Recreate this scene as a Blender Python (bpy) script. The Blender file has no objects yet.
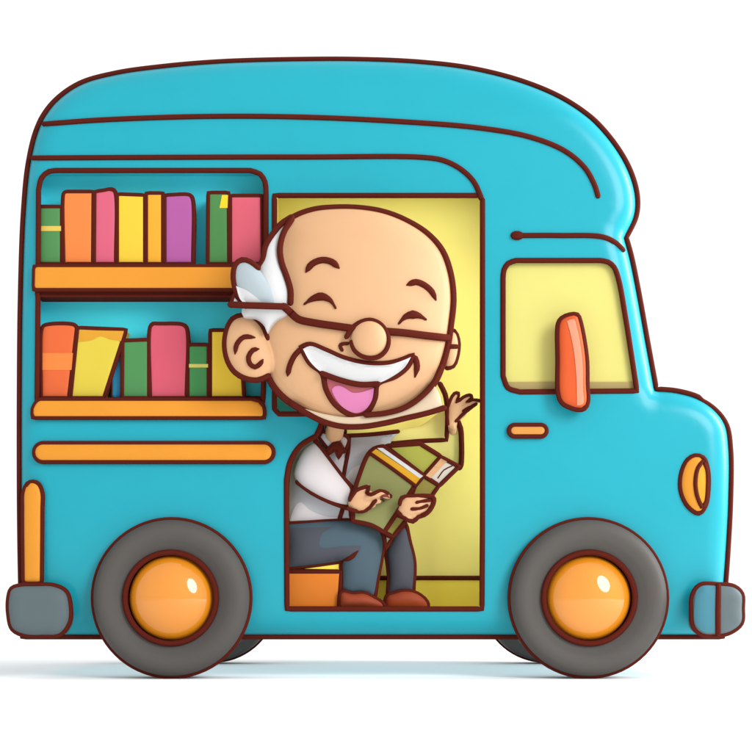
import bpy, bmesh, math, random
import numpy as np
from mathutils import Vector, Matrix
from mathutils.geometry import delaunay_2d_cdt
from mathutils.bvhtree import BVHTree
random.seed(4)
C = bpy.context.scene.collection
R_ = math.radians

# ------------------------------------------------------------------ camera
S = 0.005            # metres per drawing unit in the near side plane of the van
D = 1500.0           # camera distance from that plane, in drawing units
WHEEL = 81.0 * S * (D - 10) / D
CAMZ = WHEEL - (600 - 598) * S
cam_d = bpy.data.cameras.new('camera'); cam = bpy.data.objects.new('camera', cam_d); C.objects.link(cam)
bpy.context.scene.camera = cam
cam.location = (0, -D * S, CAMZ); cam.rotation_euler = (R_(90), 0, 0)
cam_d.sensor_width = 36; cam_d.lens = 36 * D / 752; cam_d.shift_y = 224 / 752
cam_d.clip_start = 0.1; cam_d.clip_end = 500

# ------------------------------------------------------------------ light: an evenly lit white studio
w = bpy.data.worlds.new('World'); bpy.context.scene.world = w; w.use_nodes = True
bg = w.node_tree.nodes['Background']; bg.inputs[0].default_value = (1, 1, 1, 1); bg.inputs[1].default_value = 1.1
def area(name, loc, target, sx, sy, power, shape='RECTANGLE', col=(1, 1, 1)):
    d = bpy.data.lights.new(name, 'AREA'); d.shape = shape; d.size = sx; d.size_y = sy; d.energy = power; d.color = col
    o = bpy.data.objects.new(name, d); C.objects.link(o); o.location = loc
    o.rotation_euler = (Vector(target) - Vector(loc)).to_track_quat('-Z', 'Y').to_euler()
    return o
area('side_light', (8.6, -11.0, 6.8), (0, 0, 1.2), 6.2, 8.2, 1760, 'ELLIPSE')
area('edge_light', (8.0, 0.6, 4.2), (1.4, 0.2, 2.0), 2.0, 5.5, 1000)
area('hidden_doorway_fill', (0.1, 0.20, 2.54), (0.1, 0.34, 0.6), 0.9, 0.1, 2.2)  # fill lamp added out of sight at the room ceiling to brighten the interior
area('hidden_doorway_fill', (0.74, 0.14, 1.35), (-0.3, 0.42, 1.2), 0.06, 1.8, 6.5)  # second added fill, hidden behind the right jamb, for the back wall
area('hidden_under_fill', (0.0, 0.95, 0.19), (0.0, 0.95, 0), 3.4, 1.6, 9)  # fill lamp added under the chassis to lift the ground shadow
vs = bpy.context.scene.view_settings
vs.view_transform = 'Standard'; vs.look = 'None'; vs.exposure = 0; vs.gamma = 1

# ------------------------------------------------------------------ materials
E0 = 2.1            # light that falls on a surface facing the camera
def lin(c):
    c /= 255.0
    return c / 12.92 if c <= 0.04045 else ((c + 0.055) / 1.055) ** 2.4
MATS = {}
def mat(name, rgb, e=E0, rough=0.55, spec=0.12, coat=0.0, coat_r=0.2, var=0.03, scale=6.0, metal=0.0):
    if name in MATS: return MATS[name]
    m = bpy.data.materials.new(name); m.use_nodes = True; nt = m.node_tree; b = nt.nodes['Principled BSDF']
    c = [min(lin(x) / e, 0.96) for x in rgb]
    tc = nt.nodes.new('ShaderNodeTexCoord'); nz = nt.nodes.new('ShaderNodeTexNoise')
    nz.inputs['Scale'].default_value = scale; nz.inputs['Detail'].default_value = 3
    nt.links.new(tc.outputs['Object'], nz.inputs['Vector'])
    mx = nt.nodes.new('ShaderNodeMix'); mx.data_type = 'RGBA'
    mx.inputs[6].default_value = (*[x * (1 - var) for x in c], 1); mx.inputs[7].default_value = (*[min(x * (1 + var), .95) for x in c], 1)
    nt.links.new(nz.outputs['Fac'], mx.inputs[0]); nt.links.new(mx.outputs[2], b.inputs['Base Color'])
    b.inputs['Roughness'].default_value = rough; b.inputs['Specular IOR Level'].default_value = spec
    b.inputs['Coat Weight'].default_value = coat; b.inputs['Coat Roughness'].default_value = coat_r; b.inputs['Metallic'].default_value = metal
    MATS[name] = m; return m
INK = mat('ink', (92, 32, 22), rough=0.8, spec=0.05, e=1.5)
TEAL = mat('teal_paint', (30, 197, 218), rough=0.5, spec=0.08, coat=0.35, coat_r=0.25)
TEALIN = mat('teal_lining', (60, 182, 197), e=.74, spec=0.05, rough=.8)
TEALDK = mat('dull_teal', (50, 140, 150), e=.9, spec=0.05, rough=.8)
ORANGE = mat('orange_paint', (255, 168, 56), e=1.85, rough=0.45)
HUB = mat('orange_enamel', (255, 158, 30), e=1.75, rough=0.5, spec=0.1, coat=1.0, coat_r=0.05); MATS['orange_enamel'].node_tree.nodes['Principled BSDF'].inputs['Coat IOR'].default_value = 1.6
TYRE = mat('grey_rubber', (108, 104, 100), rough=0.6)
RING = mat('dark_gloss', (80, 28, 20), rough=0.3, spec=.3, coat=1.0, coat_r=0.1)
WALL = mat('pale_yellow_wall', (240, 226, 128), e=1.1, spec=0.03, rough=.9)
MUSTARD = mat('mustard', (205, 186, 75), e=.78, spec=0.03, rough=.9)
PANE = mat('yellow_glass', (255, 246, 140), e=2.0, rough=0.3, spec=0.15)
KHAKI = mat('khaki_pane_shadow', (208, 184, 120))  # shaded tone of the yellow pane, as a colour
GREY = mat('grey_bumper', (118, 133, 137), rough=.5)
GREYT = mat('teal_grey_bumper', (90, 160, 180), rough=.5)
SKIN = mat('skin', (255, 200, 150), e=2.0, rough=0.5, spec=0.15)
CREAM = mat('cream_skin', (253, 226, 192))
WHITE = mat('white_hair', (255, 255, 255), rough=.7)
PALEH = mat('shaded_white_hair', (203, 218, 224), rough=.7)  # white hair with its shading put into the colour
SHIRT = mat('white_shirt', (236, 229, 230), e=1.65, rough=.8, spec=.05)
SHIRTG = mat('grey_waistcoat', (207, 207, 212), e=1.65, rough=.8, spec=.05)
SLEEVE = mat('pale_yellow_sleeve', (238, 226, 136), e=1.4, rough=.8, spec=.05)
TROU = mat('slate_trousers', (88, 108, 120), e=1.65, rough=.8, spec=.05)
TROU2 = mat('dark_slate_trousers', (92, 94, 104), e=1.65, rough=.8, spec=.05)
SHOE = mat('brown_leather', (166, 74, 46), e=1.6, rough=.5)
TEETH = mat('teeth', (255, 255, 255), rough=.4)
MOUTH = mat('mouth_inside', (214, 112, 118))
TONGUE = mat('tongue', (252, 150, 204))

# ------------------------------------------------------------------ geometry helpers
def kk(Y): return S * (D + Y) / D
def P(px, py, Y): k = kk(Y); return Vector(((px - 376) * k, Y * S, CAMZ + (600 - py) * k))
def cat(p0, p1, p2, p3, n):
    ta, tb, tc = [max(np.linalg.norm(q - p) ** .5, 1e-6) for p, q in ((p0, p1), (p1, p2), (p2, p3))]
    m1 = ((p1 - p0) / ta * tb + (p2 - p1) / tb * ta) / (ta + tb) * tb; m2 = ((p2 - p1) / tb * tc + (p3 - p2) / tc * tb) / (tb + tc) * tb
    out = []
    for i in range(n):
        t = i / n; a = t * t * t; b = t * t
        out.append((2 * a - 3 * b + 1) * p1 + (a - 2 * b + t) * m1 + (3 * b - 2 * a) * p2 + (a - b) * m2)
    return out
def run(pts, n, step):
    out = []
    for i in range(len(pts) - 1):
        a, b = pts[i], pts[i + 1]
        p0 = pts[i - 1] if i else a * 2 - b
        p3 = pts[i + 2] if i + 2 < len(pts) else b * 2 - a
        L = np.linalg.norm(b - a)
        m = max(2, int(L / step))
        out += cat(p0, a, b, p3, m)
    out.append(pts[-1]); return out
def smooth(pts, closed=True, step=3.0):
    """points (x, y) are smooth, (x, y, 1) are corners"""
    v = [np.array(p[:2], float) for p in pts]; c = [len(p) > 2 for p in pts]; n = len(v)
    if not closed:
        idx = [0] + [i for i in range(1, n - 1) if c[i]] + [n - 1]; out = []
        for a, b in zip(idx[:-1], idx[1:]): out += run(v[a:b + 1], 0, step)[:-1]
        return np.array(out + [v[-1]])
    cs = [i for i in range(n) if c[i]]
    if not cs:
        out = []
        for i in range(n):
            m = max(2, int(np.linalg.norm(v[(i + 1) % n] - v[i]) / step))
            out += cat(v[i - 1], v[i], v[(i + 1) % n], v[(i + 2) % n], m)
        return np.array(out)
    out = []
    for q, a in enumerate(cs):
        b = cs[(q + 1) % len(cs)]
        if b <= a: b += n
        out += run([v[i % n] for i in range(a, b + 1)], 0, step)[:-1]
    return np.array(out)
def rect(x0, y0, x1, y1, r=0, n=5):
    if r <= 0: return [(x0, y0, 1), (x1, y0, 1), (x1, y1, 1), (x0, y1, 1)]
    out = []
    for cx, cy, a in ((x1 - r, y0 + r, -90), (x1 - r, y1 - r, 0), (x0 + r, y1 - r, 90), (x0 + r, y0 + r, 180)):
        for i in range(n + 1):
            t = R_(a + 90 * i / n); out.append((cx + r * math.cos(t), cy + r * math.sin(t), 1))
    return out
def ell(cx, cy, rx, ry, n=32, rot=0):
    c, s = math.cos(R_(rot)), math.sin(R_(rot)); o = []
    for i in range(n):
        t = 2 * math.pi * i / n; a, b = rx * math.cos(t), ry * math.sin(t)
        o.append((cx + a * c - b * s, cy + a * s + b * c))
    return o
def inside(poly, q):
    x, y = q[:, 0], q[:, 1]; r = np.zeros(len(q), bool); a = poly; b = np.roll(poly, -1, 0)
    for (x1, y1), (x2, y2) in zip(a, b):
        if y1 == y2: continue
        m = ((y1 > y) != (y2 > y)) & (x < (x2 - x1) * (y - y1) / (y2 - y1) + x1); r ^= m
    return r
def dist(poly, q, closed=True):
    d = np.full(len(q), 1e9); a = poly; b = np.roll(poly, -1, 0)
    for p1, p2 in zip(a, b):
        e = p2 - p1; L = e @ e
        if L < 1e-9: continue
        t = np.clip(((q - p1) @ e) / L, 0, 1); d = np.minimum(d, np.linalg.norm(q - (p1 + t[:, None] * e), axis=1))
    return d

LW = 1.28           # thickness of all the dark trim lines
class MB:
    def __init__(s): s.v = []; s.f = []; s.m = []; s.mats = []
    def mi(s, m):
        if m not in s.mats: s.mats.append(m)
        return s.mats.index(m)
    def add(s, vs, fs, m):
        o = len(s.v); k = s.mi(m); s.v += [Vector(v) for v in vs]
        s.f += [tuple(i + o for i in f) for f in fs]; s.m += [k] * len(fs)
    def bvh(s): return BVHTree.FromPolygons(s.v, s.f)
    def box(s, x0, x1, y0, y1, z0, z1, m):
        vs = [(x, y, z) for x in (x0, x1) for y in (y0, y1) for z in (z0, z1)]
        s.add(vs, [(0, 1, 3, 2), (4, 6, 7, 5), (0, 4, 5, 1), (2, 3, 7, 6), (0, 2, 6, 4), (1, 5, 7, 3)], m)
    def tube(s, pts, r, m, closed=False, taper=0.0, n=8, flat=1.0):
        pts = [Vector(p) for p in pts]; N = len(pts); vs = []; fs = []
        rs = r if hasattr(r, '__len__') else [r] * N
        for i, p in enumerate(pts):
            if closed: t = pts[(i + 1) % N] - pts[i - 1]
            else: t = pts[min(i + 1, N - 1)] - pts[max(i - 1, 0)]
            if t.length < 1e-9: t = Vector((1, 0, 0))
            t.normalize(); ref = Vector((0, 1, 0)) if abs(t.y) < .95 else Vector((1, 0, 0))
            a = t.cross(ref).normalized(); b = t.cross(a).normalized(); q = rs[i]
            if taper and not closed:
                u = i / (N - 1); q *= max(0.15, min(1, min(u, 1 - u) / taper)) ** .7
            for j in range(n):
                g = 2 * math.pi * j / n; vs.append(p + a * (q * math.cos(g)) + b * (q * flat * math.sin(g)))
        M = N if closed else N - 1
        for i in range(M):
            for j in range(n):
                a0 = i * n + j; a1 = i * n + (j + 1) % n; b0 = ((i + 1) % N) * n + j; b1 = ((i + 1) % N) * n + (j + 1) % n
                fs.append((a0, a1, b1, b0))
        if not closed:
            for e, sg in ((0, -1), (N - 1, 1)):            # rounded ends
                t = (pts[1] - pts[0]) if e == 0 else (pts[-1] - pts[-2])
                t = t.normalized() if t.length > 1e-9 else Vector((1, 0, 0)); q = (vs[e * n] - pts[e]).length
                base = [e * n + j for j in range(n)]; ring = []
                for j in range(n):
                    vs.append(pts[e] + (vs[e * n + j] - pts[e]) * .7 + t * (sg * q * .7)); ring.append(len(vs) - 1)
                vs.append(pts[e] + t * (sg * q)); tip = len(vs) - 1
                for j in range(n):
                    fs.append((base[j], base[(j + 1) % n], ring[(j + 1) % n], ring[j])); fs.append((ring[j], ring[(j + 1) % n], tip))
        s.add(vs, fs, m)
    def line(s, pts, Y, r, m=None, closed=False, taper=0.0, step=4.0):
        q = smooth(pts, closed, step); s.tube([P(x, y, Y) for x, y in q], LW * r * kk(Y), m or INK, closed, taper)
    def plate(s, outl, Y, back, m, bulge=0.0, R=10.0, mode='plate', holes=(), h=None, ink=2.0, step=3.0, tilt=None, ink_m=None, shell=None):
        """a solid with this outline: front bulges towards the viewer, back is flat or mirrored"""
        o = smooth(outl, True, step); hs = [smooth(q, True, step) for q in holes]
        lo, hi = o.min(0), o.max(0); size = max(hi - lo)
        h = h or max(2.0, size / 45)
        gx, gy = np.meshgrid(np.arange(lo[0] + h / 2, hi[0], h), np.arange(lo[1] + h / 2, hi[1], h))
        gx = gx + (np.arange(gx.shape[0])[:, None] % 2) * h * .5
        g = np.stack([gx.ravel(), gy.ravel()], 1)
        k_ = inside(o, g) & (dist(o, g) > h * .45)
        for q in hs: k_ &= ~inside(q, g) & (dist(q, g) > h * .45)
        g = g[k_]
        co = [Vector((float(a), float(b))) for a, b in o]; ed = [(i, (i + 1) % len(o)) for i in range(len(o))]
        for q in hs:
            b0 = len(co); co += [Vector((float(a), float(b))) for a, b in q]; ed += [(b0 + i, b0 + (i + 1) % len(q)) for i in range(len(q))]
        if bulge:                                          # extra rings so that a rounded rim is smooth
            A_ = np.roll(o, 1, 0); B_ = np.roll(o, -1, 0); t_ = B_ - A_; t_ /= np.maximum(np.linalg.norm(t_, axis=1), 1e-9)[:, None]
            nr = np.stack([-t_[:, 1], t_[:, 0]], 1)
            if not inside(o, (o + nr * .3)).mean() > .5: nr = -nr
            RR = R if mode == 'plate' else h * 1.6
            g = g[dist(o, g) > RR * 1.02 + h * .3] if True else g
            for q in hs: g = g[dist(q, g) > h * .4]
            for f_ in ((.03, .1, .22, .4, .65, 1.0) if mode == 'plate' else (.06, .2, .5, 1.0)):
                rp = o + nr * (f_ * RR); ok = inside(o, rp) & (dist(o, rp) > f_ * RR * .97)
                for q in hs: ok &= ~inside(q, rp) & (dist(q, rp) > min(h * .3, 1.0))
                g = np.vstack([g, rp[ok]])
        co += [Vector((float(a), float(b))) for a, b in g]
        V, _, F, *_r = delaunay_2d_cdt(co, ed, [], 0, 1e-5)
        Vn = np.array([tuple(v) for v in V]); F = [tuple(f) for f in F]
        cen = np.array([Vn[list(f)].mean(0) for f in F]); kf = inside(o, cen)
        for q in hs: kf &= ~inside(q, cen)
        F = [f for f, k2 in zip(F, kf) if k2]
        used = sorted({i for f in F for i in f}); rm = {a: b for b, a in enumerate(used)}; Vn = Vn[used]; F = [tuple(rm[i] for i in f) for f in F]
        d = dist(o, Vn)
        cnt = {}
        for f in F:
            for a, b in zip(f, f[1:] + f[:1]): cnt[(a, b)] = cnt.get((a, b), 0) + 1
        bed = [(a, b) for a, b in cnt if (b, a) not in cnt]
        bset = {i for e in bed for i in e}
        if mode == 'dome':
            T_ = np.array(F); nV = len(Vn); Lp = np.zeros((nV, nV)); rhs = np.zeros(nV)
            for a_, b_, c_ in ((0, 1, 2), (1, 2, 0), (2, 0, 1)):
                ia, ib, ic = T_[:, a_], T_[:, b_], T_[:, c_]; u = Vn[ia] - Vn[ic]; v_ = Vn[ib] - Vn[ic]
                cr = np.abs(u[:, 0] * v_[:, 1] - u[:, 1] * v_[:, 0]); ct = np.clip((u * v_).sum(1) / np.maximum(cr, 1e-6), -20, 20) * .5
                np.add.at(Lp, (ia, ib), -ct); np.add.at(Lp, (ib, ia), -ct); np.add.at(Lp, (ia, ia), ct); np.add.at(Lp, (ib, ib), ct)
                np.add.at(rhs, ia, cr / 6)
            for q_ in bset: Lp[q_, :] = 0; Lp[q_, q_] = 1; rhs[q_] = 0
            Lp[np.arange(nV), np.arange(nV)] += 1e-9; phi = np.maximum(np.linalg.solve(Lp, rhs), 0)
            hh = bulge * np.sqrt(phi / max(phi.max(), 1e-9))
        else:
            t = np.clip(d / R, 0, 1); hh = bulge * np.sqrt(np.maximum(0, 1 - (1 - t) ** 2))
        k = kk(Y); n0 = len(Vn)
        def W(p, off, sc=1.0): return Vector(((p[0] - 376) * k, (Y + off) * S, CAMZ + (600 - p[1]) * k))
        tl = (lambda p: 0.0) if tilt is None else tilt
        fr = [W(p, -a + tl(p)) for p, a in zip(Vn, hh)]
        bk = [W(p, (a if mode == 'dome' and back is None else 0) + (back or 0) + (tl(p) if back is None else 0)) for p, a in zip(Vn, hh)]
        vs = fr + bk
        fs = [f for f in F] + [tuple(i + n0 for i in reversed(f)) for f in F]
        if shell: vs = fr + [v + Vector((0, shell * S, 0)) for v in fr]
        if back is None:                                   # mirrored: weld rims
            vs = fr + bk; mp = {i + n0: i for i in bset}
            fs = F + [tuple(mp.get(i + n0, i + n0) for i in reversed(f)) for f in F]
        else:
            fs += [(b, a, a + n0, b + n0) for a, b in bed]
        s.add(vs, fs, m)
        if ink:
            im = ink_m or INK
            s.tube([W(p, tl(p)) for p in o], LW * ink * k, im, True)
            for q in hs: s.tube([W(p, -bulge + tl(p)) for p in q], LW * ink * k, im, True)
        return o
    def surf(s, bvh, pts, r, m=None, closed=False, taper=0.0, Yd=0, lift=.25, step=3.0):
        """a drawn line that lies on a surface already built"""
        q = smooth(pts, closed, step); out = []; camp = cam.location; last = None
        for x, y in q:
            d_ = (P(x, y, 0) - camp).normalized(); hit = bvh.ray_cast(camp, d_)[0]
            if hit is None: hit = P(x, y, Yd) if last is None else camp + d_ * ((last - camp).length)
            last = hit; out.append(hit - d_ * r * S * lift)
        s.tube(out, LW * r * S, m or INK, closed, taper)
    def patch(s, bvh, outl, m, th=1.5, ink=1.8, step=3.0, h=3.0, lift=0.6):
        """a thin solid that hugs a surface already built (teeth, lips, a book's band)"""
        o = smooth(outl, True, step); lo, hi = o.min(0), o.max(0)
        gx, gy = np.meshgrid(np.arange(lo[0], hi[0], h), np.arange(lo[1], hi[1], h)); g = np.stack([gx.ravel(), gy.ravel()], 1)
        g = g[inside(o, g) & (dist(o, g) > h * .4)]
        co = [Vector(map(float, p)) for p in o] + [Vector(map(float, p)) for p in g]
        V, _, F, *_r = delaunay_2d_cdt(co, [(i, (i + 1) % len(o)) for i in range(len(o))], [], 0, 1e-5)
        Vn = np.array([tuple(v) for v in V]); F = [tuple(f) for f in F]
        kf = inside(o, np.array([Vn[list(f)].mean(0) for f in F])); F = [f for f, q in zip(F, kf) if q]
        camp = cam.location
        def hit(p, up):
            d_ = (P(p[0], p[1], 0) - camp).normalized(); q = bvh.ray_cast(camp, d_)[0] or P(p[0], p[1], 0); return q - d_ * up * S
        fr = [hit(p, lift) for p in Vn]; bk = [hit(p, lift - th) for p in Vn]; n0 = len(Vn)
        ed = {(a, b) for f in F for a, b in zip(f, f[1:] + f[:1])}; bed = [(a, b) for a, b in ed if (b, a) not in ed]
        s.add(fr + bk, F + [tuple(i + n0 for i in reversed(f)) for f in F] + [(b, a, a + n0, b + n0) for a, b in bed], m)
        if ink: s.tube([hit(p, lift * .6) for p in o], LW * ink * S, INK, True)
    def lathe(s, cx, cy, Y, prof, m, n=64):
        """prof: (radius, depth) pairs from centre out, turned round an axis along Y"""
        c = P(cx, cy, Y); vs = []; fs = []; k = kk(Y)
        for r, y in prof:
            for j in range(n):
                a = 2 * math.pi * j / n; vs.append((c.x + r * k * math.cos(a), c.y + y * S, c.z + r * k * math.sin(a)))
        for i in range(len(prof) - 1):
            for j in range(n): fs.append((i * n + j, i * n + (j + 1) % n, (i + 1) * n + (j + 1) % n, (i + 1) * n + j))
        s.add(vs, fs, m)
    def build(s, name, parent=None, label=None, cat=None, group=None, kind=None, origin=None, smooth_a=40):
        me = bpy.data.meshes.new(name); me.from_pydata([tuple(v) for v in s.v], [], s.f)
        for m in s.mats: me.materials.append(m)
        me.polygons.foreach_set('material_index', s.m); me.update()
        bm = bmesh.new(); bm.from_mesh(me); bmesh.ops.remove_doubles(bm, verts=bm.verts, dist=1e-6)
        bmesh.ops.recalc_face_normals(bm, faces=bm.faces)
        off = Vector((0, 0, 0))
        if parent is not None:
            off = parent.get('_o') and Vector(parent['_o'])
        else:
            if origin is None:
                xs = [v.co for v in bm.verts]
                origin = Vector(((min(v.x for v in xs) + max(v.x for v in xs)) / 2, (min(v.y for v in xs) + max(v.y for v in xs)) / 2, min(v.z for v in xs)))
            off = Vector(origin)
        for v in bm.verts: v.co -= off
        bm.to_mesh(me); bm.free()
        me.shade_smooth(); me.set_sharp_from_angle(angle=R_(smooth_a))
        o = bpy.data.objects.new(name, me); C.objects.link(o)
        if parent is not None: o.parent = parent
        else: o.location = off
        ORG[o.name] = tuple(off); o['_o'] = tuple(off)
        tag(o, label, cat, group, kind); return o
ORG = {}
def tag(o, label=None, cat=None, group=None, kind=None):
    for a, b in (('label', label), ('category', cat), ('group', group), ('kind', kind)):
        if b: o[a] = b
def thing(name, loc, label, cat, group=None):
    o = bpy.data.objects.new(name, None); C.objects.link(o); o.location = loc; o['_o'] = tuple(loc); tag(o, label, cat, group); o.empty_display_size = .1; return o
def one(name, parent, *a, **k):
    mb = MB(); mb.plate(*a, **k); return mb.build(name, parent)

# ------------------------------------------------------------------ setting
g = MB(); g.add([(-60, -40, 0), (60, -40, 0), (60, 80, 0), (-60, 80, 0)], [(0, 1, 2, 3)], mat('white_floor', (255, 255, 255), e=1.04, rough=1, spec=0, var=0.0))
g.build('ground', kind='structure', origin=(0, 0, 0))

# ------------------------------------------------------------------ the van
DEPTH = 375.0                                   # width of the van
van = thing('bookmobile', (0, DEPTH * S / 2, 0), 'turquoise book van with rounded roof, orange trim and an open side doorway', 'van')
OUT = [(22, 636, 1), (22, 580), (22, 500), (22, 400), (23, 300), (26, 215), (31, 165), (40, 130), (55, 104), (80, 84), (115, 73), (160, 66), (220, 60.5),
       (300, 58), (360, 58), (420, 61), (470, 67.5), (520, 81), (560, 99), (590, 121), (613, 147), (628, 173), (635, 198), (634, 218), (624, 240, 1),
       (629, 258), (636, 292), (645, 342), (654, 391, 1), (675, 393), (696, 399), (713, 410), (724, 425), (728, 450), (728, 500), (726, 550), (723.5, 600), (723, 636, 1)]
DOOR = [(274.5, 195.5, 1), (479, 195.5, 1), (482.5, 200, 1), (482.5, 609, 1), (286.5, 609, 1), (286.5, 480, 1), (290, 462), (300, 446), (316, 436, 1), (321, 425), (321, 414, 1), (279, 414, 1), (274.5, 409, 1)]
SHELFHOLE = [(37, 402, 1), (38, 300, 1), (38.5, 190, 1), (41.5, 178), (49, 171.5), (60, 170.5, 1), (250, 170.5, 1), (260, 174), (265, 182), (266, 192, 1), (266, 300, 1), (263, 402, 1)]
CABW = [(503, 278, 1), (504, 270), (508, 263.5), (516, 260.5, 1), (600, 260.5, 1), (608, 262), (614, 267), (618.5, 279), (626, 320), (637, 391, 1), (520, 392, 1), (508, 388), (503, 376, 1)]
b = MB()
RIM = 22; HS = D / (D + RIM)      # openings are cut where the side stands proud of its rim
def lean(p):                                    # the side leans in above the gutter seam and tucks under below the waist
    return max(0, p[1] - 470) ** 2 * .00042 + max(0, 122 - p[1]) * .2
def sheet(Ym, hole):                            # near side with its openings, rounded rim all the way round
    b.plate(OUT, RIM, 16, TEAL, shell=8, bulge=RIM, R=24, holes=[[tuple([376 + (p[0] - 376) * HS, 600 + (p[1] - 600) * HS] + list(p[2:])) for p in q] for q in hole], tilt=lean, h=7, ink=2.1, step=4); b.tube([((p[0] - 376 + (1.3 if p[0] > 376 else -1.3)) * kk(RIM), (RIM - 5 + lean(p)) * S, CAMZ + (600 - p[1] + (1.2 if p[1] < 400 else -.8)) * kk(RIM)) for p in smooth(OUT, True, 4)], 2.9 * kk(RIM), INK, True)
b.v; sheet(0, [DOOR, SHELFHOLE, CABW])
# roof, floor, nose and tail: the outline carried through to the far side, then the far side closed with its own rounded rim
oo = smooth(OUT, True, 4); k0 = kk(RIM)
prof = [(RIM + 6, 0), (60, 0), (DEPTH - 22, 0), (DEPTH - 16, 1.5), (DEPTH - 9, 5), (DEPTH - 3, 11), (DEPTH, 20)]
cx_, cy_ = 376, 350
def inset(p, d):                                # pull a rim point towards the middle
    v = np.array([cx_ - p[0], cy_ - p[1]]); L = np.linalg.norm(v); return p + v / L * d
vs = []; fs = []; n = len(oo)
for y, ins in prof:
    for p in oo: q = inset(p, ins); vs.append(((q[0] - 376) * k0, (y + (lean(p) if y < 50 else 0)) * S, CAMZ + (600 - q[1]) * k0))
for i in range(len(prof) - 1):
    for j in range(n): fs.append((i * n + j, i * n + (j + 1) % n, (i + 1) * n + (j + 1) % n, (i + 1) * n + j))
fs.append(tuple((len(prof) - 1) * n + j for j in range(n)))
b.add(vs, fs, TEAL)
b.tube([((p[0] - 376) * k0, (DEPTH - 20) * S, CAMZ + (600 - p[1]) * k0) for p in oo], 2.0 * k0, INK, True)
body = b.build('body', van, smooth_a=50)
vb = b.bvh()

def inkpart(name, parent, *segs, Y=0):
    m_ = MB()
    for sg in segs:
        pts, r = sg[0], sg[1]; m_.surf(vb, pts, r, taper=sg[2] if len(sg) > 2 else 0)
    return m_.build(name, parent)
inkpart('roof_seam', van, ([(44, 124), (100, 120), (200, 116.5), (300, 117), (400, 121.5), (480, 128), (530, 137), (565, 151), (585, 168), (595, 186), (598, 196)], 2.1))
inkpart('door_rail', van, ([(33, 158), (120, 157.5), (300, 157), (425, 157.5), (445, 161), (462, 170), (474, 182), (481, 197)], 2.1))
inkpart('cab_seam', van, ([(517, 235.5), (560, 235.5), (603, 237), (616, 243), (623, 250)], 2.1))
m_ = MB(); m_.surf(vb, [(515, 235.5), (519, 235.5)], 3.6); m_.build('seam_rivet', van)

# room behind the doorway
YW = 100
rm = MB()
def liner(mb, x0, y0, x1, y1, Ya, Yb, m, floor=None):
    k = kk(0); X0, X1 = (x0 - 376) * k, (x1 - 376) * k; Z0, Z1 = CAMZ + (600 - y1) * k, CAMZ + (600 - y0) * k; t = .02
    mb.box(X0 - t, X1 + t, Yb * S, Yb * S + t, Z0 - t, Z1 + t, m)
    mb.box(X0 - t, X0, Ya * S, Yb * S - .001, Z0 - t, Z1 + t, m); mb.box(X1, X1 + t, Ya * S, Yb * S - .001, Z0 - t, Z1 + t, m)
    mb.box(X0, X1, Ya * S, Yb * S - .001, Z1, Z1 + t, m); mb.box(X0, X1, Ya * S, Yb * S - .001, Z0 - t, Z0, floor or m)
liner(rm, 272, 160, 550, 611, 9.5, YW, WALL, MUSTARD); rm.build('interior_wall', van)
one('skirting_panel', van, rect(262, 578, 545, 612), YW - 2, 1.5, MUSTARD, ink=1.8)
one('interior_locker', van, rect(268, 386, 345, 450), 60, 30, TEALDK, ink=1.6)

# book case set into the side
bc = MB(); liner(bc, 34.5, 167, 269, 404, 9.5, 32, TEALIN); case = bc.build('bookcase', van)
def shelf(outl, dark_strip):
    s_ = MB(); s_.plate(outl, -4, 34, ORANGE, bulge=3, R=4, ink=2.0); sh = s_.build('shelf', case)
    l_ = MB(); l_.plate(dark_strip, 0, 30, INK, ink=1.0); l_.build('shelf_dark_strip', sh)  # dark strip; below the upper shelf its colour paints the shaded underside
shelf([(34.5, 266.5, 1), (256, 266.5, 1), (256, 289.5, 1), (34, 289.5, 1)], rect(36, 291, 255, 296))
shelf([(38, 400, 1), (255, 400, 1), (262, 404), (264, 411), (264, 417.5, 1), (33, 417.5, 1), (33, 409)], rect(36, 399, 262, 401))

# trim
one('side_rail', van, rect(34.5, 443.5, 273, 461.5, 8.8, 8), -3, 5, ORANGE, bulge=4, R=8, h=3, ink=2.1)
one('rear_reflector', van, [(24, 583, 1), (23.5, 510), (24, 492), (27.5, 484), (33, 482), (38.5, 484.5), (42, 493), (42, 511), (41.5, 583, 1)], -3, 20, ORANGE, bulge=4, R=8, h=3, ink=2.1)
one('door_handle', van, rect(509.5, 425.5, 546, 436, 5.2, 6), -3, 5, mat('light_orange', (255, 176, 84)), bulge=3, R=5, h=2, ink=2.2)
win = MB(); win.plate(CABW, 5, 4, PANE, ink=0, h=8); w_ = win.build('side_window', van)
sl = MB(); sl.plate([(505, 382, 1), (636, 382, 1), (637, 391, 1), (520, 391, 1), (511, 389, 1)], 3.5, 1.4, KHAKI, ink=0); sl.build('pane_shadow_strip', w_)  # strip of painted shade along the pane's lower edge
# windscreen on the sloping nose, seen only from the side
a0, a1 = P(628, 262, RIM), P(649, 380, RIM)
ws = MB(); y0, y1 = 60 * S, (DEPTH - 60) * S; nx = Vector((a0.z - a1.z, 0, a1.x - a0.x)).normalized()
q = [a0 + nx * .008, a1 + nx * .008, a1 - nx * .02, a0 - nx * .02]
ws.add([(v.x, y, v.z) for y in (y0, y1) for v in q], [(0, 1, 2, 3), (4, 7, 6, 5), (0, 4, 5, 1), (1, 5, 6, 2), (2, 6, 7, 3), (3, 7, 4, 0)], PANE)
f0, f1 = q[0], q[1]
ws.tube([(f0.x, y0, f0.z), (f1.x, y0, f1.z), (f1.x, y1, f1.z), (f0.x, y1, f0.z)], 2.2 * S, INK, True); ws.build('windscreen', van)

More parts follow.
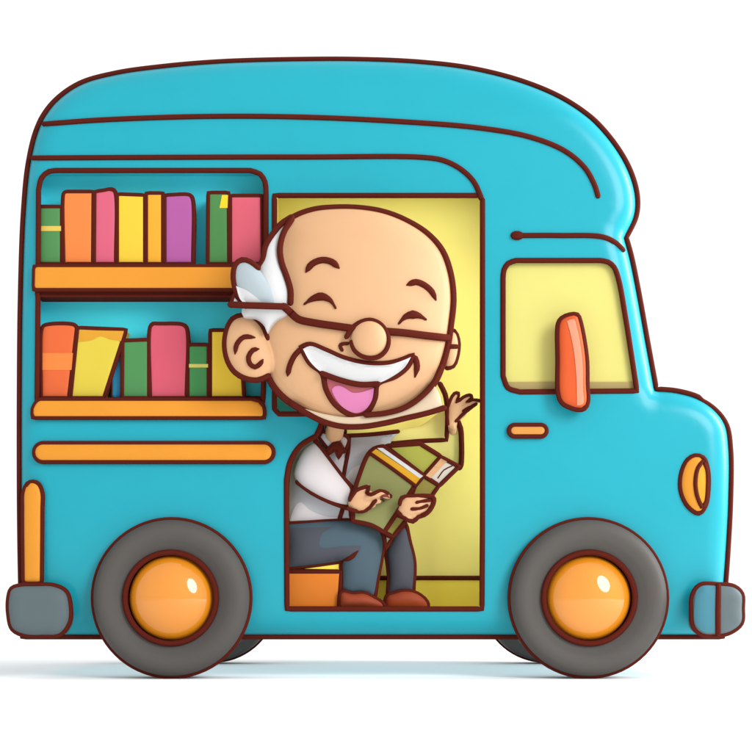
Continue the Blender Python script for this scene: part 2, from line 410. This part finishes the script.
# headlight (near side) and its twin on the far side
def headlight(far):
    h_ = MB()
    h_.plate([(695, 456), (703, 458), (707.5, 470), (708, 490), (705, 506), (699, 513), (690, 508), (683, 497), (680.5, 484), (683, 469), (688, 460)], 0, 12, ORANGE, bulge=7, R=14, mode='dome', h=2.0, ink=2.2)
    bv = h_.bvh()
    l_ = MB(); l_.patch(bv, [(703, 461, 1), (698, 468), (695.5, 482), (697, 495), (701.5, 507, 1), (705, 503), (707, 488), (706.5, 470)], mat('amber_lens', (255, 184, 48)), ink=1.7)
    if far:
        for m2 in (h_, l_): m2.v = [Vector((v.x, DEPTH * S - v.y, v.z)) for v in m2.v]
    o = h_.build('headlight', van); l_.build('lens', o)
headlight(False); headlight(True)

# mirror
mi = MB(); MO = [(559, 324), (562, 319), (570, 315.5), (577, 315.5), (579, 320), (583, 338), (586, 360), (586.5, 385), (587, 402), (584, 408), (578, 409), (568, 406), (562, 402), (559, 394), (558.5, 360)]
mi.plate(MO, -14, 9, mat('red_orange_plastic', (255, 108, 54)), bulge=6, R=8, ink=2.6, h=2.5)
mo = mi.build('side_mirror', van)
mg = MB(); mg.patch(mi.bvh(), [(567, 321, 1), (574, 319), (576.5, 326), (580, 342), (582.5, 362), (583, 388), (583, 404), (577, 405.5, 1), (576.5, 380), (574, 352), (570.5, 334)], mat('peach_glass', (255, 172, 136)), ink=0); mg.build('mirror_glass', mo)
mg = MB(); mg.tube([P(568, 384, -8), P(562, 392, 6)], 3 * S, INK); mg.build('mirror_arm', mo)

# bumpers
def bumper(outl, split, mats):
    B_ = MB(); B_.plate(outl, -8, DEPTH + 16, mats[0], bulge=8, R=12, h=4, ink=2.4)
    k = kk(-8); o_ = smooth(outl); B_.tube([((p[0] - 376) * k, (DEPTH + 8) * S, CAMZ + (600 - p[1]) * k) for p in o_], 2.3 * k, INK, True)
    o = B_.build('bumper', van)
    if split:
        c_ = MB(); bv = B_.bvh(); c_.patch(bv, [(697, 590), (703, 586), (717, 586.5, 1), (717, 633, 1), (704, 632), (695.5, 624), (695, 600)], mats[1], ink=0)
        c_.surf(bv, [(718.5, 586), (718, 610), (718, 634)], 2.2); c_.build('bumper_end', o)
bumper([(21, 586), (36, 585.5), (54, 586), (66, 592), (70, 606), (69, 622), (60, 634), (44, 635.5), (26, 635), (13, 629), (9, 614), (9, 598), (12, 589)], False, [GREY, GREY])
bumper([(700, 585.5), (718, 585), (734, 587), (741.5, 594), (742, 608), (741, 623), (730, 632), (716, 635), (702, 634), (694, 627), (692, 610), (693, 595)], True, [GREY, GREYT])

# wheels
def wheel(cx, Yf, sign, dark=False):
    c = P(cx, 598, -10); c = Vector((c.x, Yf * S, WHEEL))
    k = WHEEL / 81.0
    def lat(prof, m, mb):
        vs = []; fs = []; n = 72
        for r, y in prof:
            for j in range(n): a = 2 * math.pi * j / n; vs.append((c.x + r * k * math.cos(a), c.y + sign * y * S, c.z + r * k * math.sin(a)))
        for i in range(len(prof) - 1):
            for j in range(n): fs.append((i * n + j, i * n + (j + 1) % n, (i + 1) * n + (j + 1) % n, (i + 1) * n + j))
        mb.add(vs, fs, m)
    def ring(r, y, q, m, mb):
        mb.tube([(c.x + r * k * math.cos(a), c.y + sign * y * S, c.z + r * k * math.sin(a)) for a in [2 * math.pi * j / 72 for j in range(72)]], q * k, m, True, n=10)
    W0 = MB(); lat([(44.0, -2), (44.0, 50), (0.01, 50)], INK, W0); ring(79.0, 5, 2.3, INK, W0)
    wo = W0.build('wheel', van)
    T = MB(); lat([(44, 4), (46, -1), (52, -2), (56, -5.5), (63, -9), (70, -9), (74, -6), (77.5, -1), (79, 6), (79, 46), (76, 52), (44, 53)], TYRE, T); T.build('tyre', wo)
    Hc = MB(); lat([(0.01, -18)] + [(43.5 * math.sin(t), 10 - 28 * math.cos(t)) for t in [i * math.pi / 2 / 14 for i in range(1, 15)]] + [(43.5, 30)], HUB, Hc); Hc.build('hubcap', wo)
    Rg = MB(); ring(45.5, -3, 3.0, INK, Rg); Rg.build('hub_ring', wo)
for cx in (171, 589):
    wheel(cx, -10, 1); wheel(cx, DEPTH + 10, -1)
for cx in (171, 589):
    ax = MB(); x = P(cx, 598, -10).x; ax.tube([(x, 40 * S, WHEEL), (x, (DEPTH - 40) * S, WHEEL)], .05, INK, n=16); ax.build('axle', van)

# ------------------------------------------------------------------ books on the shelves
def book(outl, col, label, bands=(), Y=6, ink=1.9, group=None, rough=.5):
    B_ = MB(); m = mat('cover_%d_%d_%d' % col, col, rough=rough, e=1.6)
    B_.plate(outl, Y, 24, m, bulge=2, R=5, ink=ink, h=4)
    xs = [p[0] for p in outl]; ys = [p[1] for p in outl]
    o = B_.build('book', None, label, 'book', group)
    o['_o'] = tuple(o.location)
    bv = B_.bvh()
    for nm, po, c2 in bands:
        q_ = MB(); q_.patch(bv, po, mat('band_%d_%d_%d' % c2, c2, e=1.6), ink=0, lift=.35, th=1.0); q_.build(nm, o)
    return o
U = 'books on the upper shelf'; L = 'books on the lower shelf'
book([(38, 207, 1), (62, 207, 1), (62, 264, 1), (37.5, 264, 1)], (88, 150, 88), 'short green book with one yellow stripe at the left end of the upper shelf', [('stripe', rect(39, 226, 61, 231), (238, 205, 96))], group=U)
book([(63.5, 196), (64.5, 193), (67, 192, 1), (93.5, 192, 1), (93, 264, 1), (64, 264, 1)], (255, 142, 72), 'wide orange book beside the striped green one on the upper shelf', group=U)
book([(95, 192, 1), (105, 190.5), (112, 189.5), (115, 192), (116, 264, 1), (94.5, 264, 1)], (228, 104, 130), 'narrow rose red book between orange and yellow books on the upper shelf', group=U)
book([(117.5, 194.5, 1), (145, 195.5, 1), (145, 264, 1), (117.5, 264, 1)], (255, 212, 66), 'wide yellow book between the rose and amber books on the upper shelf', group=U)
book([(146.5, 193.5, 1), (163, 193.5, 1), (163, 264, 1), (146.5, 264, 1)], (255, 182, 56), 'thin amber book left of the purple book', group=U)
book([(165, 195.5, 1), (190, 195.5), (192.5, 199), (193, 264, 1), (165, 264, 1)], (188, 98, 168), 'purple book on the upper shelf, with a gap at its right', group=U)
book([(208.5, 193, 1), (228.5, 193, 1), (229, 264, 1), (208, 264, 1)], (84, 146, 82), 'tall green book with a small yellow tag at its top corner', [('tag', [(222, 195, 1), (228, 195, 1), (227.5, 208, 1), (219.5, 208, 1)], (255, 222, 50))], group=U)
book([(230.5, 196, 1), (262, 196, 1), (262.5, 264, 1), (230.5, 264, 1)], (232, 104, 122), 'wide pink book at the right end of the upper shelf', group=U)
book([(41.5, 398, 1), (42, 330), (44, 326), (74, 325), (77, 328, 1), (69, 398, 1)], (240, 112, 62), 'red orange book with a lighter orange band on the lower shelf', [('band', [(42.5, 353, 1), (73, 353, 1), (71.5, 370, 1), (42.5, 370, 1)], (255, 142, 70))], group=L)
book([(78, 328, 1), (101, 329), (126, 330, 1), (104, 398, 1), (71, 398, 1)], (232, 208, 74), 'yellow book leaning against the red orange book', [('band', [(79.5, 330, 1), (124, 331, 1), (121, 341, 1), (109, 339), (101, 336), (92, 340), (78.5, 342, 1)], (232, 166, 52))], group=L)
book([(112, 352, 1), (121.5, 352, 1), (121.5, 398, 1), (112, 398, 1)], (62, 166, 216), 'thin blue book half hidden behind the leaning yellow book', group=L, Y=14, ink=1.0)
book([(123, 341, 1), (149, 340, 1), (149, 398, 1), (122.5, 398, 1)], (84, 150, 88), 'plain green book left of the tall pink book on the lower shelf', group=L)
book([(150.5, 327), (153, 324), (157, 324, 1), (183, 325), (186.5, 328), (186.5, 398, 1), (150.5, 398, 1)], (226, 96, 116), 'tall pink book in the middle of the lower shelf', group=L)
book([(188, 345, 1), (208.5, 345, 1), (208.5, 398, 1), (188, 398, 1)], (76, 152, 88), 'short green book with one pale stripe right of the tall pink book', [('stripe', rect(189, 364, 208, 367.5), (232, 220, 112))], group=L)
book([(210.5, 330.5, 1), (240, 330.5, 1), (244, 398, 1), (210.5, 398, 1)], (255, 214, 66), 'yellow book on the lower shelf partly behind the man\'s ear', group=L)
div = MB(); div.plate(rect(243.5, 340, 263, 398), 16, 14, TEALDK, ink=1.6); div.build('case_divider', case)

# ------------------------------------------------------------------ seat
k = kk(40)
seat = thing('seat_box', P(315, 608, 40), 'orange box seat under the sitting man inside the doorway', 'seat')
one('seat_base', seat, [(280, 572, 1), (341, 572, 1), (338.5, 608, 1), (280, 608, 1)], 32, 50, mat('deep_orange', (232, 132, 44), e=1.5), bulge=2, R=4, ink=1.9)
one('seat_cushion', seat, [(280, 563, 1), (341, 561, 1), (341, 571.5, 1), (280, 570.5, 1)], 34, 46, MUSTARD, ink=1.7)

# ------------------------------------------------------------------ the man
man = thing('person', P(350, 607, 40), 'bald laughing old man with glasses sitting in the van doorway holding a green book', 'person')
HY = -34
FACE = [(291, 219), (312, 210.5), (335, 208), (360, 208.5), (384, 212.5), (406, 221), (427, 234), (442, 251), (450.5, 275), (453, 300), (450.5, 325), (447.5, 345), (442, 365),
        (434, 383), (420, 398), (402, 409.5), (380, 418), (352, 424), (325, 419), (300, 408.5), (282, 396), (270, 380), (262, 355), (258, 320), (262, 270), (272, 238)]
bd = MB()
bd.plate(FACE, HY, None, SKIN, bulge=32, mode='dome', h=6, ink=0)
EAR_L = [(267, 338), (262, 326), (254, 318), (243, 315.5), (233, 319), (227, 330), (225, 346), (228, 361), (235, 372), (245, 378), (257, 380), (268, 376), (274, 360)]
bd.plate(EAR_L, HY - 12, None, SKIN, bulge=11, mode='dome', h=3, ink=0)
EAR_R = [(448, 330), (454, 331), (458, 340), (457.5, 354), (453, 366), (447, 368), (443, 352)]
bd.plate(EAR_R, HY + 2, None, SKIN, bulge=7, mode='dome', h=2, ink=0)
NOSE = ell(369.5, 339, 19, 19)
bd.plate(NOSE, HY - 32, None, SKIN, bulge=11, mode='dome', h=2.6, ink=0)
K = S
def limb(mb, a, rr, m): mb.tube([P(*p) for p in a], [r * K for r in rr], m, n=16)
limb(bd, [(345, 400, HY), (336, 425, 5), (332, 445, 40)], [16, 9, 10], SKIN)                   # neck
limb(bd, [(332, 445, 46), (327, 480, 60), (325, 510, 60)], [9, 12, 11], SKIN)                # trunk under the shirt
limb(bd, [(310, 460, 45), (312, 488, 38), (348, 500, 22)], [9, 8, 6], SKIN)                   # near arm
limb(bd, [(350, 455, 50), (400, 447, 62), (446, 456, 60), (453, 436, 50), (453, 420, 40)], [9, 6, 5, 4, 4.5], SKIN)  # raised arm
limb(bd, [(350, 455, 50), (380, 490, 60), (405, 509, 22)], [9, 7, 5], SKIN)                    # arm round the book
limb(bd, [(322, 510, 60), (330, 540, 46), (358, 545, 40), (360, 588, 40)], [11, 9, 9, 6], SKIN)
limb(bd, [(325, 515, 62), (345, 540, 66), (398, 556, 66), (400, 588, 62)], [9, 7, 5, 5], SKIN)
# near hand on the cover: palm, four fingers under the cover edge, thumb lying on top
bd.plate([(348, 503), (351, 497), (357, 490.5), (366, 489), (374, 493), (377, 499), (371, 506), (362, 511), (350, 508.5)], 4, None, SKIN, bulge=6, mode='dome', h=1.6, ink=0)
def finger(mb, pts, r): mb.tube([P(*p) for p in pts], [q * K for q in r], SKIN, n=10)
finger(bd, [(355, 495, 2), (362, 490, -1), (368.5, 486.5, -1)], [3.2, 2.9, 2.2])
finger(bd, [(366, 499, 1), (374, 495.5, -3), (382, 494, -3), (388, 496.5, -2)], [4.2, 3.8, 3.6, 3.0])
finger(bd, [(364, 504, 2), (372, 502, 2), (379, 501, 1)], [4.0, 3.3, 2.8])
finger(bd, [(361, 507, 4), (368, 507, 5), (374, 505, 6)], [3.6, 3.0, 2.5])
finger(bd, [(356, 508, 5), (362, 510, 6), (368, 509.5, 8)], [3.0, 2.6, 2.2])
# hand round the far edge of the book
bd.plate([(399, 507), (401, 499), (408, 497), (418, 498), (421, 505), (418, 514), (411, 519), (402, 516), (397.5, 512)], 0, None, SKIN, bulge=7, mode='dome', h=1.6, ink=0)
finger(bd, [(407, 501, -2), (418, 499.5, -3), (431, 499.5, -1)], [4, 3.6, 2.9])
finger(bd, [(408, 506, -3), (419, 505, -4), (430, 504, -1)], [4, 3.5, 2.8])
finger(bd, [(408, 511, -2), (418, 511, -3), (427, 509, 0)], [3.8, 3.4, 2.7])
finger(bd, [(407, 515, 0), (415, 516, -1), (421, 515, 2)], [3.4, 3.1, 2.5])
finger(bd, [(404, 512, -2), (409, 518, -2), (412, 519.5, 0)], [3.4, 2.8, 2.2])
# raised hand: palm, four fingers up and to the right, thumb below
bd.plate([(448.5, 428), (447.5, 414), (449, 404), (455, 400), (462, 402), (465, 408), (461, 417), (456, 423), (455, 430)], 26, None, SKIN, bulge=6, mode='dome', h=1.6, ink=0)
finger(bd, [(451, 407, 26), (452.5, 400, 25), (456, 394.5, 24)], [3.8, 3.3, 2.8])
finger(bd, [(456, 406, 25), (461, 401.5, 23), (465, 399, 22), (470, 396.5, 21)], [3.6, 3.1, 2.8, 2.3])
finger(bd, [(459, 409, 25), (466, 405.5, 23), (472, 403, 21), (478, 402, 20)], [3.4, 2.9, 2.5, 2.0])
finger(bd, [(459, 413, 26), (466, 410.5, 24), (471, 407.5, 23)], [3.2, 2.7, 2.2])
finger(bd, [(455, 419, 27), (460, 417.5, 25), (465, 414, 24)], [3.2, 2.7, 2.2])
limb(bd, [(453, 438, 54), (452, 420, 30)], [4.5, 4.5], SKIN)
hb = bd.bvh()
bo = bd.build('body', man)
rmod = bo.modifiers.new('one_skin', 'REMESH'); rmod.mode = 'VOXEL'; rmod.voxel_size = 0.0055; rmod.use_smooth_shade = True

ln = MB()
ln.line(FACE, HY - 5, 2.9, closed=True)
ln.build('head_outline', man)
ln = MB(); ln.line(EAR_L[:-1], HY - 14, 2.5); eo = ln.build('ear_outline', man)
ln = MB(); ln.surf(hb, [(235, 354), (237, 344), (244, 337), (255, 337.5)], 1.9, taper=.15); ln.build('ear_fold', man)
ln = MB(); ln.surf(hb, [(259, 349), (253, 350), (248.5, 357), (250, 364), (255, 367), (260, 364), (263, 359.5)], 1.9, taper=.1); ln.build('ear_fold', man)
ln = MB(); ln.line(EAR_R[:-1], HY + 2, 2.0); ln.surf(hb, [(449, 346.5), (457, 346.5)], 1.8); ln.build('ear_outline', man)
for nm, pts, r, tp in (('eyebrow', [(306, 272), (312, 264), (322, 260), (332, 262), (339, 268)], 2.5, .12), ('eyebrow', [(407, 285), (416, 282), (425, 285.5), (432, 292), (436, 300)], 2.4, .12),
                       ('eye', [(304.5, 304), (312, 299), (322, 296.5), (331, 301), (335.5, 308)], 3.3, .5), ('eye', [(399, 323.5), (405, 317), (413, 314.5), (420, 316), (426, 319.5)], 3.3, .5)):
    q_ = MB(); q_.surf(hb, pts, r, taper=tp); q_.build(nm, man)
q_ = MB()
NL = [(346.5, 337), (350, 331), (355, 325.5), (362, 321.5), (370, 320), (379, 323), (386, 331), (388.5, 341), (386, 350), (379, 356.5), (370, 358), (361, 355.5), (354, 349.5), (351.5, 342)]
q_.tube([P(x, y, HY - 35) for x, y in smooth(NL, False)], 2.4 * S, INK)
q_.surf(hb, [(347.5, 343.5), (342, 344), (340, 345.5), (342, 350)], 1.4); q_.build('nose_outline', man)
mo_ = MB()
MOUTHP = [(301, 347, 1), (310, 344.5), (325, 350), (345, 358.5), (368, 363.5), (390, 363), (404, 359), (413, 355, 1), (408, 366), (396, 376), (377.5, 384), (375, 398), (368, 411), (357, 416), (345, 412), (334, 403), (326, 389), (322, 373), (310, 363)]
mo_.patch(hb, MOUTHP, MOUTH, lift=.5, ink=2.2); mouth = mo_.build('mouth', man)
mv = mo_.bvh()
q_ = MB(); q_.patch(mv, [(303, 349, 1), (310, 346), (325, 351.5), (345, 360), (368, 365), (390, 364.5), (404, 360), (411, 357, 1), (405, 367), (394, 375.5), (378, 383), (360, 383), (340, 379), (322, 372.5), (310, 361.5)], TEETH, lift=.8, ink=0)
q_.line([], 0, 1) if False else None
q_.surf(mv, [(322, 373.5), (340, 380), (360, 384.5), (378, 384)], 2.2, lift=1.0); q_.build('teeth', mouth)
q_ = MB(); q_.patch(mv, [(332, 389), (338, 385.5), (345, 388), (352, 392.5), (362, 392), (374, 388, 1), (372, 400), (366, 409), (357, 413), (347, 410), (338, 402)], TONGUE, lift=.8, ink=0); q_.build('tongue', mouth)
q_ = MB(); q_.surf(hb, [(302, 348), (295, 355), (290, 365), (287.5, 376)], 2.1, taper=.1); q_.build('smile_line', man); q_ = MB(); q_.surf(hb, [(411, 354.5), (415, 358), (417, 366), (415, 377)], 2.4, taper=.3); q_.build('smile_line', man)
# chin roll
ck = MB()
CH = [(292, 404, 1), (306, 409), (325, 414), (348, 417), (366, 415, 1), (386, 413), (406, 407), (422, 396), (433, 384, 1), (439, 393), (443, 408, 1), (425, 413.5), (406, 418), (385, 423), (362, 426.5), (340, 426), (322, 421), (306, 413)]
ck.plate(CH, HY - 12, 14, CREAM, bulge=4, mode='dome', h=2.5, ink=0)
ck.line([(366, 415), (386, 413), (406, 407), (422, 396), (433, 384), (441, 367)], HY - 17, 2.2); ck.line([(292, 404), (306, 413), (322, 421), (340, 426), (362, 426.5), (385, 423), (406, 418), (425, 413.5), (444, 408)], HY - 13, 2.4); ck.build('chin_roll', man)

# hair
hr = MB()
HA = [(293, 216.5), (281, 224), (272, 235), (265.5, 247), (263, 260), (258, 268), (256, 285), (255, 300), (242, 309), (243, 316), (256, 318), (264, 325), (267, 332), (270, 327), (277, 320), (288, 314), (290, 304), (290, 291), (286, 277), (280.5, 262), (279.5, 248), (283, 233)]
hr.plate(HA, HY - 27, 34, WHITE, bulge=11, R=14, h=3, ink=0, mode='dome')
hair = hr.build('hair', man); hv = hr.bvh()
q_ = MB(); q_.line([(258, 268), (263, 260), (265.5, 247), (272, 235), (281, 224), (291.5, 217)], HY - 30, 2.4)
q_.line([(292, 219), (283.5, 233), (280, 248), (281.5, 262), (286.5, 276), (290.5, 290), (290.5, 303)], HY - 33, 2.4); q_.build('hairline', hair)
q_ = MB(); LOBE = [(258, 268, 1), (250, 262), (242, 260), (235.5, 265), (233.5, 275), (235, 287), (240, 299), (246, 306, 1), (276, 306, 1), (272, 290), (265, 277)]
q_.plate(LOBE, HY - 36, 26, PALEH, bulge=7, mode='dome', h=2.5, ink=0); q_.line([(258, 268), (250, 262), (242, 260), (235.5, 265), (233.5, 275), (235, 287), (240, 299), (246, 306)], HY - 38, 2.4)  # the tuft's blue-grey is painted hair shading
lob = q_.build('hair_tuft', hair)
q2 = MB(); q2.patch(q_.bvh(), [(236, 286, 1), (246, 290), (256, 297), (264, 305, 1), (246, 305.5, 1), (240, 299)], WHITE, ink=0, lift=.8)
q2.plate([(234, 294, 1), (243.5, 305, 1), (231, 303.5, 1)], HY - 38, 4, WHITE, ink=1.4); q2.build('hair_tip', lob)
# glasses
gl = MB()
cam_l = cam.location
gv = MB(); gv.v = bd.v[:]; gv.f = bd.f[:]; gv.m = bd.m[:]; o_ = len(gv.v); gv.v += hr.v; gv.f += [tuple(i + o_ for i in f) for f in hr.f]; gb = gv.bvh()
gl.tube([P(230.5, 304.5, HY - 44), P(250, 305.5, HY - 44), P(284, 306.5, HY - 41)], 3.2 * S, INK)
gl.surf(gb, [(284, 306.5), (290, 312), (298, 319), (315, 323), (335, 326), (353, 328.5)], 2.9, lift=1)
gl.surf(hb, [(387, 331.5), (405, 333), (425, 335.5), (448, 338)], 2.9, lift=1); gl.build('glasses', man)

# clothes
sh = MB()
TOR = [(322, 433), (310, 439), (299, 447), (291, 460), (288, 475), (286.5, 500, 1), (286.5, 526, 1), (330, 526, 1), (384, 526, 1), (384, 470, 1), (392, 440, 1), (398, 432, 1), (365, 433), (345, 434)]
sh.plate(TOR, 44, 26, SHIRTG, bulge=16, R=26, h=4, ink=0)
sh.line([(321, 425), (321, 433), (312, 438), (300, 446), (291, 460), (287.5, 475), (286.5, 500), (286.5, 526)], 30, 2.2)
sh.line([(341, 436), (370, 434.5), (398, 431.5)], 30, 1.7)
shirt = sh.build('shirt', man); sv = sh.bvh()
q_ = MB(); q_.patch(sv, [(336, 452, 1), (343, 452, 1), (345, 462), (341, 477, 1), (333, 464), (327, 454, 1)], SHIRT, ink=0, lift=1.0)
q_.patch(sv, [(351, 470), (360, 465), (364, 470), (356, 490, 1), (344, 480, 1)], SHIRT, ink=0, lift=1); q_.patch(sv, [(290, 520, 1), (294, 508), (300, 502), (310, 510), (325, 516), (341, 519), (339, 525, 1), (290, 525, 1)], SHIRT, ink=0, lift=.8)
q_.surf(sv, [(349, 438), (348, 452), (346, 462), (343, 479)], 1.7); q_.surf(sv, [(343, 508), (339, 520), (337, 524)], 1.8)
q_.surf(sv, [(350, 508), (351, 518), (353, 524)], 1.4); q_.build('shirt_front', shirt)
q_ = MB()
q_.plate([(319, 437, 1), (324, 431), (333, 438, 1), (335.5, 442, 1), (329, 450, 1)], 20, 5, SHIRTG, bulge=2, R=5, h=2, ink=1.5)
q_.plate([(341, 435, 1), (347, 437), (349, 441, 1), (345, 451, 1), (338.5, 443, 1)], 20, 5, mat('cream_collar', (222, 212, 205)), bulge=2, R=5, h=2, ink=1.5)
q_.plate([(322, 421, 1), (326, 421, 1), (327, 430), (333, 437, 1), (324, 432, 1)], 19, 5, mat('cream_collar', (222, 212, 205)), bulge=1, R=5, h=2, ink=1.3)
q_.build('collar', shirt)
q_ = MB(); q_.plate([(336, 441, 1), (340, 443, 1), (346, 452, 1), (342, 453, 1), (338.5, 459, 1), (335, 450, 1), (328, 455, 1), (325, 451, 1)], 17, 5, INK, bulge=2, R=4, h=1.6, ink=1.0); q_.build('bow_tie', shirt)
# near sleeve
q_ = MB()
SLV = [(316, 441, 1), (304, 450), (297, 462), (294, 474), (298, 483), (312, 493), (330, 502), (348, 508, 1), (349.5, 499), (353, 489, 1), (343, 478), (333, 465), (322, 450)]
q_.plate(SLV, 18, 16, SHIRT, bulge=13, R=20, mode='dome', h=3, ink=0)
q_.line([(315, 440), (322, 450), (332, 464), (343, 478), (353, 489)], 16, 2.1); q_.line([(297.5, 482), (312, 492.5), (330, 501.5), (348, 508)], 16, 2.1)
q_.line([(353, 489), (350, 499)], 14, 1.7); q_.build('sleeve', man)
# raised sleeve, and the part of it beside the neck
q_ = MB()
q_.plate([(381, 444), (398, 431), (420, 426), (444, 408, 1), (447, 400), (452, 414), (459, 424, 1), (462, 438), (461, 460), (459, 470, 1), (447, 468), (420, 462), (384, 452)], 50, 12, SLEEVE, bulge=7, R=12, h=4, ink=0)
q_.line([(440, 384), (445, 394), (447.5, 410), (447, 428), (446.5, 440, 1), (415, 441.5), (382, 445)], 44, 2.1)
q_.line([(456, 417), (460.5, 428), (461.5, 440), (461, 465), (459.5, 468)], 44, 2.1); q_.build('sleeve', man)
# ink on hands
q_ = MB()
q_.surf(hb, [(350, 500), (356, 491), (362, 488), (369, 486.5), (367, 493), (371, 494.5), (380, 491), (388, 493.5), (391, 498), (387, 502)], 1.6, Yd=0)
q_.surf(hb, [(348, 508.5), (355, 511), (364, 511), (370, 507), (376, 500), (382, 498)], 1.6, Yd=0)
q_.patch(hb, [(380, 497), (385, 494), (389, 496), (389, 500), (384, 502)], mat('brown_thumb_shadow', (140, 70, 60)), ink=0); q_.build('hand_outline', man); q_ = MB()  # the brown patch paints the thumb's shadow
q_.surf(hb, [(400, 504), (402, 498), (412, 496.5), (425, 496), (433, 497), (434, 501), (430, 510), (424, 515), (418, 517), (413, 521.5), (405, 518), (398, 512)], 1.9, Yd=0)
q_.surf(hb, [(417, 502.5), (424, 501), (430, 500)], 1.4); q_.surf(hb, [(412, 509), (419, 508.5), (427, 505.5)], 1.4); q_.build('hand_outline', man); q_ = MB()
q_.surf(hb, [(448, 424), (447.5, 412), (450, 401), (454.5, 393.5), (458.5, 393), (457, 402), (463, 397.5), (470, 395), (472, 397), (467, 402.5), (473, 400), (481, 401)], 1.45, Yd=20)
q_.surf(hb, [(476, 404), (468, 410), (460, 417), (456, 421)], 1.45, Yd=22); q_.surf(hb, [(463, 411), (468, 407.5), (474, 404.5)], 1.0, Yd=22)
q_.build('hand_outline', man)

# trousers and shoes
q_ = MB()
q_.plate([(388, 596, 1), (389, 575), (386, 551, 1), (394, 538), (406, 524, 1), (409, 540), (414, 562), (413, 593, 1), (402, 592)], 58, 10, TROU2, bulge=10, R=14, mode='dome', h=3, ink=2.0)
q_.plate([(286.5, 524, 1), (305, 523), (330, 521), (350, 520.5), (368, 524), (379, 531), (383, 541), (381, 560), (377.5, 578), (374.5, 598, 1), (362, 593), (350, 594), (342.5, 590, 1), (342.5, 561, 1), (310, 565.5), (286.5, 568, 1)], 34, 12, TROU, bulge=15, R=22, mode='dome', h=3, ink=2.0)
tv = q_.bvh()
trou = q_.build('trousers', man)
q_ = MB(); q_.patch(tv, [(288, 528, 1), (333, 527, 1), (322, 534), (320, 547), (345, 546.5), (361, 547), (357, 554), (347, 558.5), (320, 562), (288, 565, 1)], TROU2, ink=0, lift=.5)
q_.surf(tv, [(342, 561), (351, 557.5), (358, 551)], 1.8, taper=.3); q_.build('trouser_fold', trou)
for pts, Y in (([(342, 592), (352, 594), (364, 593.5), (374, 598), (381, 602), (386, 607.5, 1), (340, 607.5, 1)], 26), ([(387, 596), (393, 594), (402, 591.5), (413, 592), (421, 596), (427, 602), (428.5, 607.5, 1), (385, 607.5, 1)], 48)):
    q_ = MB(); q_.plate(pts, Y, 20, SHOE, bulge=9, mode='dome', h=2, ink=1.9); q_.build('shoe', man)

# ------------------------------------------------------------------ the book in his hands
hbk = thing('held_book', P(390, 530, 14), 'thick olive green book with a yellow stripe held open in the man\'s hands', 'book')
q_ = MB(); q_.plate([(385, 446, 1), (420, 443.5, 1), (441, 456.5, 1), (424, 476, 1)], 16, 6, mat('lime_cover', (198, 200, 86)), ink=1.9); q_.build('back_cover', hbk)
q_ = MB(); q_.plate([(441, 457, 1), (459, 466.5, 1), (439, 486, 1), (424, 475.5, 1)], 15, 10, mat('page_white', (246, 236, 220)), ink=1.8)
pv = q_.bvh(); pg = q_.build('pages', hbk)
q2 = MB(); q2.patch(pv, [(441, 458.5, 1), (447, 461.5, 1), (430, 479, 1), (426, 475.5, 1)], mat('page_peach', (250, 196, 140)), ink=0); q2.surf(pv, [(452, 466), (444, 470), (438, 478)], .5); q2.build('page_edge', pg)
COV = [(372, 450, 1), (415, 484, 1), (408, 499), (400, 514), (384, 532, 1), (371, 525), (354, 521, 1), (352, 510), (356, 488), (366, 458)]
q_ = MB(); q_.plate([(374, 449), (383, 446.5, 1), (423, 475.5, 1), (415, 485, 1), (384, 532, 1), (371, 525), (353, 521, 1), (354, 495), (360, 474), (368, 455)], 12, 8, mat('olive_cover', (148, 150, 92), e=1.65), bulge=1.5, R=5, h=3, ink=2.0)
cv = q_.bvh(); fc = q_.build('front_cover', hbk)
q2 = MB(); q2.patch(cv, [(371, 453, 1), (376, 449, 1), (420, 478.5, 1), (414.5, 486, 1)], mat('stripe_amber', (255, 190, 42)), ink=0); q2.surf(cv, [(371, 454), (392, 468.5), (415, 485.5)], 1.5); q2.build('stripe', fc)
q2 = MB(); q2.patch(cv, [(377, 448, 1), (383, 448, 1), (423, 476, 1), (420, 478.5, 1)], WHITE, ink=0); q2.build('stripe', fc)
q2 = MB(); q2.plate([(423.5, 476, 1), (439, 485.5, 1), (431, 497, 1), (411, 497, 1), (415, 486, 1)], 14, 8, mat('spine_olive', (172, 160, 76)), ink=1.7); q2.plate([(395, 514, 1), (407, 519, 1), (393, 536.5, 1), (383.5, 532, 1)], 14, 8, mat('spine_olive', (172, 160, 76)), ink=1.7); q2.build('spine', hbk)
q2 = MB(); q2.plate([(384, 534, 1), (392, 538, 1), (386, 549, 1)], 22, 5, mat('page_cream', (226, 204, 178)), ink=1.5); q2.build('bookmark', hbk)
for o in bpy.data.objects:
    if '_o' in o: del o['_o']
